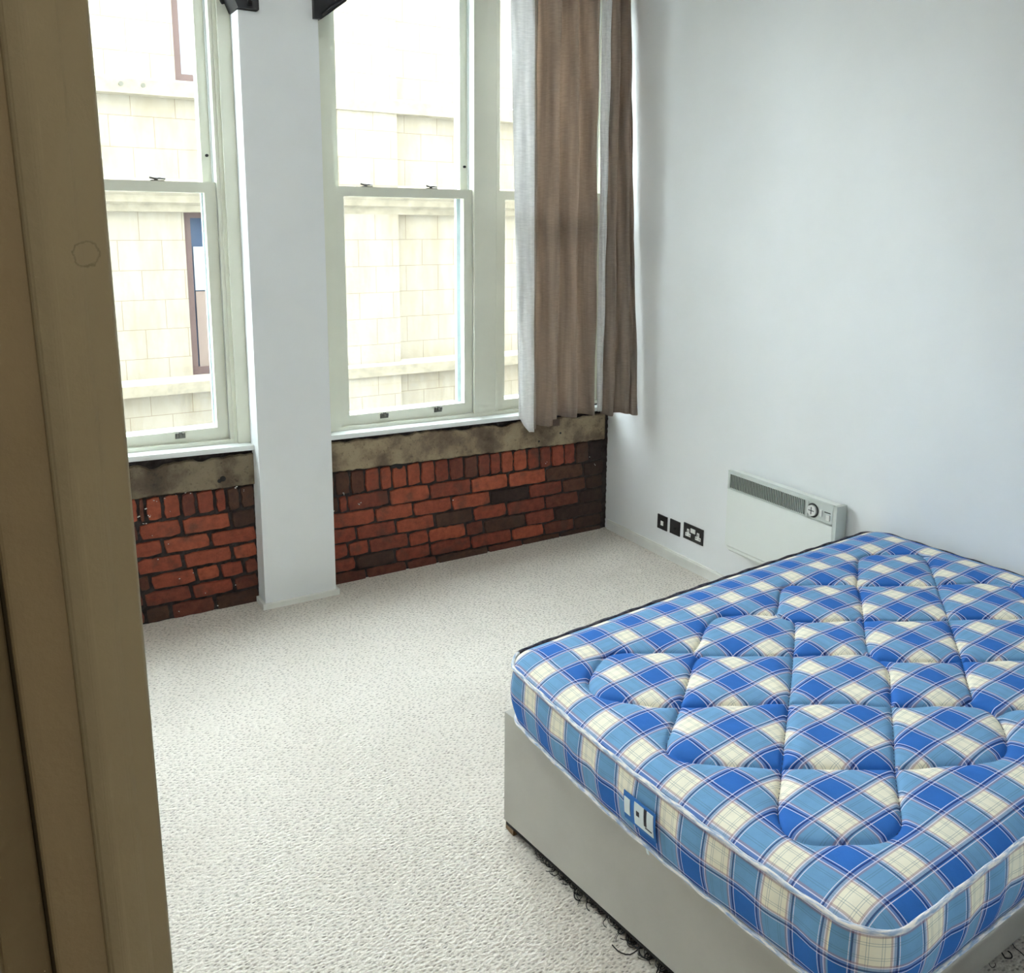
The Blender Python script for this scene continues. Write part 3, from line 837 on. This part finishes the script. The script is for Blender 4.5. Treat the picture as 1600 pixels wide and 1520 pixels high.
# side border
O = outline()
cum = np.concatenate([[0], np.cumsum(np.hypot(*(np.roll(O, -1, 0) - O).T))])
ctr = np.array([BL / 2, BW / 2])
nh = 10
zb = 0.396
vsd, uvd = [], []
n = len(O)
Oc = np.concatenate([O, O[:1]])
nrm = np.zeros_like(Oc)
tg = np.roll(O, -1, 0) - np.roll(O, 1, 0); tg /= np.linalg.norm(tg, axis=1)[:, None]
nr = np.stack([-tg[:, 1], tg[:, 0]], 1); 
if ((nr * (O - ctr)).sum(1) > 0).mean() < 0.5: nr = -nr
nr = np.concatenate([nr, nr[:1]])
for j in range(nh + 1):
    t = j / nh
    for i in range(n + 1):
        s = cum[i]
        bul = 0.012 * math.sin(PI * t) + 0.0035 * math.sin(s * 42 + 2 * math.sin(s * 9)) * math.sin(PI * t) - 0.012 * (1 - t)
        uvp = Oc[i] + nr[i] * bul
        xy = bed_xy(*uvp)
        zt = float(edge_z(*Oc[i]))
        vsd.append((xy[0] - mo[0], xy[1] - mo[1], zb + (zt - zb) * t - mo[2] + 0.003 * math.sin(s * 12) * (1 - t)))
        # columns follow the checks of the top, rows are one repeat high
        uvd.append((s, t))
L1 = BW - 2 * RC
ufoot = lambda s: (BW - RC) - s      # s=0 at C end: v = BW-RC
def side_uv(s, t):
    # first axis: vertical stripes; second: rows (PV period: cream half at top)
    v = (BW - RC) - s
    return (U0 + (v - V0 - 0.01) * PU / PV, V0 + (t - 0.76) * 1.06 * PV)
uvd = [side_uv(s, t) for s, t in uvd]
fcs = []
for j in range(nh):
    for i in range(n):
        a = j * (n + 1) + i
        fcs.append((a, a + 1, a + n + 2, a + n + 1))
raw_mesh('side_border', vsd, fcs, uvd, M['plaid'], matt)
bm.free()
# underside
und = bed_xy(O[:, 0], O[:, 1])
prism('underside', [(float(x), float(y)) for x, y in und * 0.996 + np.array([-0.93, -2.58]) * 0.004], 0.390, 0.396, M['divan'], matt, 'z')
# piping: pale along the foot and near side, navy along window and head side
def piping(name, pts3, mat, r, closed=False):
    bm = bmesh.new(); uvl = bm.loops.layers.uv.new('UVMap')
    add_tube(bm, pts3, r, 8, closed, uvl)
    return finish(name, bm, mat, matt)
def ring3(zf, off):
    pts = []
    for i in range(n):
        p = O[i] + nr[i] * off; xy = bed_xy(*p)
        s = cum[i]
        pts.append((float(xy[0]), float(xy[1]), zf(O[i]) + 0.0018 * math.sin(s * 55)))
    return pts
top_ring = ring3(lambda p: float(edge_z(*p)) + 0.002, 0.002)
lo_ring = ring3(lambda p: zb - 0.001, -0.008)
a0 = 60 + 10; a1 = 60 + 14 + 60 + 14 + 60 + 4
piping('window_side_piping', top_ring[a0:a1 + 1], M['pipe_dark'], 0.0060)
piping('foot_side_piping', (top_ring[a1:] + top_ring[:a0 + 1]), M['pipe_light'], 0.0052)
piping('lower_piping', lo_ring, M['pipe_light'], 0.0052, True)
# woven tag on the foot border
def foot_pt(v, z, off=0.006):
    t = (z - zb) / (float(edge_z(0, v)) - zb)
    bul = 0.012 * math.sin(PI * t) - 0.012 * (1 - t) + off
    xy = bed_xy(-bul, v)
    return (float(xy[0]), float(xy[1]), z)
def foot_patch(name, v0, v1, z0, z1, mat, off, parent, sk=0.0, nn=8):
    bm = bmesh.new(); rows = []
    for o_ in (off - 0.0015, off):
        g = [[bm.verts.new(foot_pt(v0 + (v1 - v0) * i / nn, z0 + (z1 - z0) * j / 6 + sk * i / nn, o_)) for j in range(7)] for i in range(nn + 1)]
        rows.append(g)
        for i in range(nn):
            for j in range(6): bm.faces.new((g[i][j], g[i + 1][j], g[i + 1][j + 1], g[i][j + 1]))
    g0, g1 = rows
    for i in range(nn):
        bm.faces.new((g0[i][0], g0[i + 1][0], g1[i + 1][0], g1[i][0])); bm.faces.new((g0[i][6], g0[i + 1][6], g1[i + 1][6], g1[i][6]))
    for j in range(6):
        bm.faces.new((g0[0][j], g0[0][j + 1], g1[0][j + 1], g1[0][j])); bm.faces.new((g0[nn][j], g0[nn][j + 1], g1[nn][j + 1], g1[nn][j]))
    return finish(name, bm, mat, parent)
vt = 0.612   # tag start in v
tg_ = foot_patch('woven_tag', vt, vt + 0.110, 0.440, 0.513, M['tag_blue'], 0.0065, matt)
tg_['label'] = 'blue and white woven tag'
pz = 0.450
o1 = foot_patch('tag_print', vt + 0.004, vt + 0.024, pz + 0.008, pz + 0.050, M['tag_white'], 0.0082, tg_)
o2 = foot_patch('tag_print', vt + 0.040, vt + 0.072, pz + 0.0, pz + 0.056, M['tag_white'], 0.0082, tg_)
o3 = foot_patch('tag_print', vt + 0.083, vt + 0.104, pz + 0.0, pz + 0.056, M['tag_white'], 0.0082, tg_)
o4 = foot_patch('tag_print', vt + 0.070, vt + 0.085, pz + 0.0, pz + 0.014, M['tag_white'], 0.0082, tg_)
foot_patch('tag_print', vt + 0.0735, vt + 0.083, pz + 0.014, pz + 0.056, M['plug_dark'], 0.0080, tg_)
foot_patch('tag_print', vt + 0.048, vt + 0.058, pz + 0.026, pz + 0.038, M['plug_dark'], 0.0090, tg_)
foot_patch('tag_print', vt + 0.078, vt + 0.100, pz + 0.010, pz + 0.013, M['plug_dark'], 0.0090, tg_)
foot_patch('loose_stub', 0.685, 0.692, 0.388, 0.402, M['tag_white'], 0.014, matt)

# divan base
div = empty('divan_bed_base', (-0.93, -2.5, 0), 'pale grey fabric divan bed base on the carpet under the checked mattress', 'bed base')
dA, dB, dC, dD = (-1.833, -2.004), (-0.045, -1.870), (-1.722, -3.105), (-0.045, -3.035)
def divan_body():
    bm = bmesh.new()
    def corner(p, c, r=0.018):
        return p
    add_prism(bm, [dA, dB, dD, dC], 0.036, 0.386, 'z')
    return finish('upholstered_body', bm, M['divan'], div, bevel=0.012, seg=3)
divan_body()
def lerp(p, q, t): return (p[0] + (q[0] - p[0]) * t, p[1] + (q[1] - p[1]) * t)
# black dust lining under the base with torn threads
bm = bmesh.new()
add_prism(bm, [lerp(dA, dC, .01), lerp(dB, dD, .01), lerp(dD, dB, .01), lerp(dC, dA, .01)], 0.026, 0.034, 'z')
finish('dust_lining', bm, M['thread'], div)
bm = bmesh.new()
rt = random.Random(21)
def thread_at(t, side, length, curl, lift=0.0):
    p = lerp(dA, dC, t) if side == 'foot' else lerp(dC, dD, t)
    out = (-1, -.08) if side == 'foot' else (.08, -1)
    pts = []; x, y, z = p[0] + 0.02 * (-out[0]), p[1] + 0.02 * (-out[1]), 0.03
    a = math.atan2(out[1], out[0]) + rt.uniform(-.8, .8)
    nseg = 9
    for i in range(nseg + 1):
        pts.append((x, y, z))
        x += math.cos(a) * length / nseg; y += math.sin(a) * length / nseg
        z = max(0.006, z - 0.008 + rt.uniform(-.002, .004) + lift)
        a += curl * rt.uniform(.2, 1.2)
    add_tube(bm, pts, (rt.uniform(0.0006, 0.0012) if length < .055 else 0.0017), 5)
for t, l, c in ((.30, .06, .5), (.52, .10, -.35), (.55, .07, .5), (.62, .10, .4), (.64, .06, -.6), (.70, .12, -.3), (.72, .08, .6), (.78, .09, .3), (.80, .13, -.4), (.84, .11, .35), (.88, .10, -.5), (.92, .12, .3), (.12, .04, .5), (.18, .05, -.6), (.24, .04, .7)):
    thread_at(t, 'foot', l, c)
for i in range(330):
    t = rt.uniform(.04, 1) ** 0.6
    thread_at(t, 'foot', rt.uniform(.025, .045 + .06 * t * t), rt.choice([-1, 1]) * rt.uniform(.2, .9))
for i in range(10):
    thread_at(rt.uniform(.02, .5), 'near', rt.uniform(.03, .07), rt.choice([-1, 1]) * rt.uniform(.2, .9))
o = finish('torn_lining_threads', bm, M['thread'], div); o['kind'] = 'stuff'
for (p, q) in ((dA, dD), (dC, dB), (dB, dC), (dD, dA)):
    c = lerp(p, q, 0.017)
    bm = bmesh.new()
    add_box(bm, (c[0] - 0.022, c[1] - 0.022, 0.001), (c[0] + 0.022, c[1] + 0.022, 0.040))
    finish('foot', bm, M['wood'], div, bevel=0.004)

# ------------------------------------------------------------------ panel heater on the right wall
ht = empty('panel_heater', (0, -1.40, 0.42), 'cream wall-mounted electric panel heater with dark top grille, behind the bed', 'heater')
y0, y1, z0, z1 = -1.705, -1.069, 0.233, 0.628
FX = -0.080
bm = bmesh.new()
add_prism(bm, [(y0 + .004, z0 + .012), (y1 - .012, z0 + .006), (y1, z0 + .02), (y1, z1 - .008), (y1 - .006, z1 - .003), (y0 + .004, z1 - .003)], -0.074, -0.020, 'x')
finish('casing', bm, M['heater'], ht, bevel=0.006)
boxes('back_plate', [((-0.021, y0 + 0.03, z0 + 0.03), (-0.0005, y1 - 0.03, z1 - 0.03))], M['heater_trim'], ht)
boxes('end_cap', [((-0.079, y0 - 0.006, z0 + 0.008), (-0.016, y0 + 0.012, z1))], M['heater_trim'], ht, bevel=0.005)
# front panel below the grille, folded lower lip
boxes('front_panel', [((FX, y0 + 0.012, z0 + 0.028), (-0.070, y1 + 0.0, z1 - 0.088))], M['heater'], ht, bevel=0.004)
bm = bmesh.new()
add_prism(bm, [(-0.080, z0 + .030), (-0.072, z0 + .030), (-0.050, z0), (-0.062, z0 - .004)], y0 + .012, y1 - .01, 'y')
finish('lower_lip', bm, M['heater'], ht)
gy0, gy1, gz0, gz1 = -1.550, -1.082, z1 - 0.080, z1 - 0.016
boxes('top_rail', [((FX, y0 + .012, z1 - 0.014), (-0.068, y1, z1 + 0.002)), ((FX, y1 - 0.012, z1 - 0.09), (-0.068, y1, z1 - 0.012)),
                   ((FX, y0 + .012, z1 - 0.09), (-0.068, y0 + 0.024, z1 - 0.012)), ((FX - .002, -1.560, z1 - 0.086), (-0.068, -1.548, z1 - 0.012)),
                   ((FX, y0 + .012, z1 - .09), (-0.068, y1, z1 - .082))], M['heater_trim'], ht, bevel=0.002)
boxes('grille_recess', [((-0.073, gy0, gz0), (-0.066, gy1, gz1))], M['heater_dark'], ht)
nfin = 46
bm = bmesh.new()
for i in range(nfin):
    y = gy0 + 0.006 + (gy1 - gy0 - 0.012) * i / (nfin - 1)
    add_box(bm, (-0.079, y - 0.0016, gz0), (-0.072, y + 0.0016, gz1))
finish('grille', bm, M['fin'], ht)
boxes('control_panel', [((-0.0765, y0 + 0.024, z1 - 0.082), (-0.066, -1.560, z1 - 0.014))], M['heater_trim'], ht)
bm = bmesh.new()
add_tube(bm, [(-0.076, -1.585, z1 - .048), (-0.078, -1.585, z1 - .048)], 0.031, 24)
finish('dial_surround', bm, M['heater_dark'], ht)
bm = bmesh.new()
add_tube(bm, [(-0.077, -1.585, z1 - .048), (-0.089, -1.585, z1 - .048)], 0.0235, 24)
dl = finish('thermostat_dial', bm, M['white_plastic'], ht, bevel=0.002)
bm = bmesh.new()
add_box(bm, (-0.0905, -1.5865, z1 - .064), (-0.0885, -1.5835, z1 - .032)); add_box(bm, (-0.0905, -1.600, z1 - .0495), (-0.0885, -1.570, z1 - .0465))
finish('dial_marks', bm, M['heater_dark'], dl)
boxes('switch', [((-0.083, -1.636, z1 - 0.062), (-0.076, -1.626, z1 - 0.034))], M['white_plastic'], ht, bevel=0.0015)
boxes('switch', [((-0.083, -1.678, z1 - 0.070), (-0.076, -1.660, z1 - 0.046))], M['white_plastic'], ht, bevel=0.0015)
boxes('indicator', [((-0.078, -1.680, z1 - 0.040), (-0.076, -1.646, z1 - 0.036))], M['heater_dark'], ht)

# ------------------------------------------------------------------ wall sockets
def plate(name, yc, zc, w, h, label, cat):
    t = empty(name, (0, yc, zc), label, cat)
    boxes('plate', [((-0.006, yc - w / 2, zc - h / 2), (-0.0002, yc + w / 2, zc + h / 2))], M['nickel'], t, bevel=0.002)
    return t
t = plate('phone_socket', -0.512, 0.187, 0.078, 0.078, 'small dark metal wall socket with one white insert, nearest the corner', 'socket')
boxes('insert', [((-0.0085, -0.523, 0.171), (-0.005, -0.503, 0.195))], M['white_plastic'], t, bevel=0.001)
t = plate('aerial_socket', -0.616, 0.190, 0.078, 0.078, 'small plain dark metal wall plate between the two white-insert sockets', 'socket')
bm = bmesh.new(); add_tube(bm, [(-0.005, -0.62, 0.186), (-0.011, -0.62, 0.186)], 0.008, 14)
finish('connector', bm, M['black'], t)
t = plate('double_socket', -0.760, 0.200, 0.148, 0.084, 'wide dark metal double power socket with white inserts beside the heater', 'socket')
def outlet(yc, zc):
    bm = bmesh.new()
    add_box(bm, (-0.0085, yc - 0.008, zc + 0.000), (-0.005, yc + 0.008, zc + 0.022))
    add_box(bm, (-0.0085, yc - 0.020, zc - 0.018), (-0.005, yc + 0.020, zc + 0.000))
    o = finish('outlet', bm, M['white_plastic'], t)
    boxes('pin_holes', [((-0.0092, yc - 0.002, zc + 0.006), (-0.0080, yc + 0.002, zc + 0.015)), ((-0.0092, yc - 0.015, zc - 0.010), (-0.0080, yc - 0.009, zc - 0.006)),
                        ((-0.0092, yc + 0.009, zc - 0.010), (-0.0080, yc + 0.015, zc - 0.006))], M['black'], o)
outlet(-0.724, 0.194); outlet(-0.800, 0.194)
for yc in (-0.752, -0.770):
    boxes('rocker_switch', [((-0.010, yc - 0.008, 0.204), (-0.005, yc + 0.008, 0.226))], M['white_plastic'], t, bevel=0.001)

# ------------------------------------------------------------------ curtains
def catmull(pts, n):
    P_ = [np.array(p, float) for p in pts]; P_ = [2 * P_[0] - P_[1]] + P_ + [2 * P_[-1] - P_[-2]]
    out = []
    for i in range(1, len(P_) - 2):
        for k in range(n):
            t = k / n; a, b, c, d = P_[i - 1:i + 3]
            out.append(0.5 * (2 * b + (c - a) * t + (2 * a - 5 * b + 4 * c - d) * t * t + (3 * b - a - 3 * c + d) * t ** 3))
    out.append(P_[-2]); return out
def curtain_sheet(name, top, bot, z1, zbot, mat, parent, n=8, nz=60, seed=1, thick=0.003, deep=1.0):
    r = random.Random(seed); ph = [r.uniform(0, 6) for _ in range(5)]
    def deepen(P_):
        my = sum(p[1] for p in P_) / len(P_)
        return [(p[0], my + (p[1] - my) * deep) for p in P_]
    T, Bt = (catmull(deepen(top), n), catmull(deepen(bot), n)) if deep != 1 else (catmull(top, n), catmull(bot, n))
    m = len(T)
    bm = bmesh.new(); layers = []
    for side in (0, 1):
        g = []
        for i in range(m):
            col = []
            zb_ = zbot(i / (m - 1))
            for j in range(nz + 1):
                w = j / nz
                z = z1 + (zb_ - z1) * w
                p = T[i] * (1 - w) + Bt[i] * w
                i0, i1 = max(0, i - 1), min(m - 1, i + 1)
                tg = (T[i1] - T[i0]) * (1 - w) + (Bt[i1] - Bt[i0]) * w
                nn_ = np.array([-tg[1], tg[0]]); nn_ = nn_ / (np.linalg.norm(nn_) + 1e-9)
                wob_ = 0.004 * math.sin(z * 5 + ph[0] + i * .5) + 0.0025 * math.sin(z * 11 + ph[1] - i * .33)
                q = p + nn_ * (wob_ + side * thick)
                col.append(bm.verts.new((q[0], q[1], z)))
            g.append(col)
        layers.append(g)
        for i in range(m - 1):
            for j in range(nz):
                f = bm.faces.new((g[i][j], g[i + 1][j], g[i + 1][j + 1], g[i][j + 1])); f.smooth = True
    g0, g1 = layers
    for i in range(m - 1):
        for j in (0, nz): bm.faces.new((g0[i][j], g0[i + 1][j], g1[i + 1][j], g1[i][j]))
    for j in range(nz):
        for i in (0, m - 1): bm.faces.new((g0[i][j], g0[i][j + 1], g1[i][j + 1], g1[i][j]))
    o = finish(name, bm, mat, parent)
    return o
ZT = 3.02
rail = empty('curtain_rail', (-0.4, -0.14, ZT + 0.04), 'white metal curtain rail above the right-hand windows carrying both curtains', 'curtain rail')
boxes('track', [((-1.55, -0.155, ZT + 0.005), (-0.01, -0.115, ZT + 0.035))], M['sill'], rail, bevel=0.003)
for xr in (-1.4, -0.5): boxes('rail_bracket', [((xr, -0.15, ZT + 0.035), (xr + 0.03, -0.0045, ZT + 0.055))], M['sill'], rail)
cu = empty('curtain', (-0.47, -0.12, 0.7), 'mauve-brown curtain with a white lining turned out along its left edge', 'curtain')
# lining strip (front edge folded toward the window)
curtain_sheet('lining', [(-0.725, -0.085), (-0.685, -0.105), (-0.645, -0.115), (-0.612, -0.135)], [(-0.665, -0.105), (-0.650, -0.12), (-0.620, -0.135), (-0.595, -0.145)], ZT,
              lambda t: 0.765 - 0.085 * min(1, t * 1.5), M['lining'], cu, seed=3)
curtain_sheet('cloth', [(-0.608, -0.140), (-0.592, -0.120), (-0.575, -0.095), (-0.548, -0.100), (-0.520, -0.145), (-0.490, -0.155), (-0.462, -0.115), (-0.435, -0.098), (-0.405, -0.135), (-0.375, -0.150), (-0.345, -0.115), (-0.318, -0.10), (-0.29, -0.140), (-0.262, -0.155), (-0.245, -0.12), (-0.215, -0.10)],
              [(-0.600, -0.150), (-0.582, -0.125), (-0.560, -0.100), (-0.535, -0.110), (-0.505, -0.150), (-0.470, -0.155), (-0.440, -0.115), (-0.41, -0.098), (-0.38, -0.135), (-0.345, -0.150), (-0.31, -0.115), (-0.28, -0.10), (-0.245, -0.140), (-0.225, -0.155), (-0.21, -0.12), (-0.185, -0.10)],
              ZT, lambda t: 0.700 + 0.035 * min(1, max(0, (t - 0.25) * 8)), M['curtain'], cu, seed=4, deep=1.7)
boxes('hem_patch', [((-0.505, -0.1875, 0.708), (-0.462, -0.1855, 0.745))], M['hem'], cu)
cu = empty('curtain', (-0.10, -0.2, 0.74), 'second mauve-brown curtain bunched in the corner against the white right wall', 'curtain')
curtain_sheet('lining', [(-0.235, -0.165), (-0.222, -0.185), (-0.205, -0.19), (-0.19, -0.185), (-0.178, -0.17)], [(-0.215, -0.175), (-0.208, -0.190), (-0.200, -0.195), (-0.192, -0.19), (-0.186, -0.175)], ZT,
              lambda t: 0.758 , M['lining'], cu, seed=6)
curtain_sheet('cloth', [(-0.182, -0.165), (-0.172, -0.19), (-0.155, -0.21), (-0.14, -0.18), (-0.128, -0.14), (-0.112, -0.15), (-0.098, -0.19), (-0.08, -0.20), (-0.066, -0.15), (-0.05, -0.12), (-0.036, -0.12), (-0.025, -0.10)],
              [(-0.188, -0.175), (-0.172, -0.225), (-0.150, -0.240), (-0.130, -0.21), (-0.118, -0.19), (-0.104, -0.22), (-0.088, -0.265), (-0.07, -0.275), (-0.055, -0.25), (-0.042, -0.27), (-0.03, -0.295), (-0.02, -0.28)],
              ZT, lambda t: 0.742 - 0.006 * math.sin(t * 9), M['curtain'], cu, seed=7)

# ------------------------------------------------------------------ made-up ceiling fittings for the added fill lights (out of frame, above)
def added_lamp(name, x, y, label, w):
    t = empty(name, (x, y, ZC), label, 'ceiling light')
    boxes('base', [((x - w / 2, y - w / 2, 3.225), (x + w / 2, y + w / 2, ZC))], M['opal'], t, bevel=0.01)
added_lamp('added_ceiling_light', -2.2, -1.9, 'unseen square opal ceiling light added as fill over the middle of the bedroom', 0.95)
added_lamp('added_ceiling_light', -3.1, -4.75, 'unseen small square opal ceiling light added as fill over the hall', 0.38)

# ------------------------------------------------------------------ building across the street
FY = 4.0
nb = empty('neighbouring_building', (-1.0, FY, -4.0), 'pale cream stone building across the street seen through the windows', 'building')
wx0, wx1 = -1.49, -0.62
fw = [((-9, FY, -4), (wx0, FY + 0.5, 3.95)), ((wx1, FY, -4), (8, FY + 0.5, 3.95)), ((wx0, FY, -4), (wx1, FY + 0.5, 0.40)),
      ((wx0, FY, 1.79), (wx1, FY + 0.5, 2.83)), ((wx0, FY, 3.8), (wx1, FY + 0.5, 3.95))]
boxes('stone_wall', fw, M['stone'], nb)
boxes('pilaster', [((-0.55, FY - 0.07, -4), (0.40, FY, 3.95))], M['stone'], nb, bevel=0.01)
def ledge(name, prof):
    bm = bmesh.new()
    add_prism(bm, prof, -9, 8, 'x')
    return finish(name, bm, M['ledge'], nb)
ledge('sill_course', [(FY + .01, 0.27), (FY - 0.10, 0.275), (FY - 0.11, 0.37), (FY - 0.09, 0.395), (FY + .01, 0.41)])
ledge('cornice', [(FY + .01, 1.785), (FY - 0.07, 1.79), (FY - 0.08, 1.845), (FY - 0.13, 1.865), (FY - 0.14, 1.92), (FY - 0.17, 1.94), (FY - 0.17, 1.99), (FY + .01, 2.06)])
ledge('upper_course', [(FY + .01, 2.69), (FY - 0.09, 2.70), (FY - 0.10, 2.81), (FY + .01, 2.84)])
def far_window(z0, z1, glass, paper):
    bm = bmesh.new(); frame_ring(bm, wx0, wx1, z0, z1, FY + 0.06, FY + 0.12, 0.06, 0.06, 0.07, 0.05)
    f = finish('window', bm, M['far_frame'], nb)
    boxes('pane', [((wx0 + .05, FY + .09, z0 + .05), (wx1 - .05, FY + .10, z1 - .03))], glass, f)
    if paper:
        boxes('blind', [((wx0 + .075, FY + .075, 1.13), (wx1 - .08, FY + .088, 1.50))], M['paper'], f)
        boxes('lower_board', [((wx0 + .075, FY + .07, z0 + .06), (wx1 - .08, FY + .085, 1.12))], plain('pinkish_brown_board', (0.24, 0.19, 0.175), 0.7, bstr=0), f)
far_window(0.40, 1.79, M['far_glass'], True)
far_window(2.83, 3.80, M['far_glass_pale'], False)
for x in (-1.915, -1.755):
    bm = bmesh.new(); add_tube(bm, [(x, FY - 0.105, 2.765), (x, FY - 0.12, 2.765)], 0.018, 10)
    finish('fixing_bolt', bm, M['lift'], nb)
# unseen storeys above, below and beside the room, added to keep sky off the facade
structure(boxes('wall_sky_blocker', [((-12, 0.02, ZC + 0.15), (12, 0.30, 15)), ((-12, 0.02, -4.0), (12, 0.26, -0.125)), ((-12, 0.02, -0.125), (-4.61, 0.26, ZC + 0.15)),
                                 ((0.26, 0.02, -0.125), (12, 0.26, ZC + 0.15))], M['stone']))
structure(boxes('ground', [((-12, 0.4, -4.1), (12, 12, -4.0))], M['asphalt']))
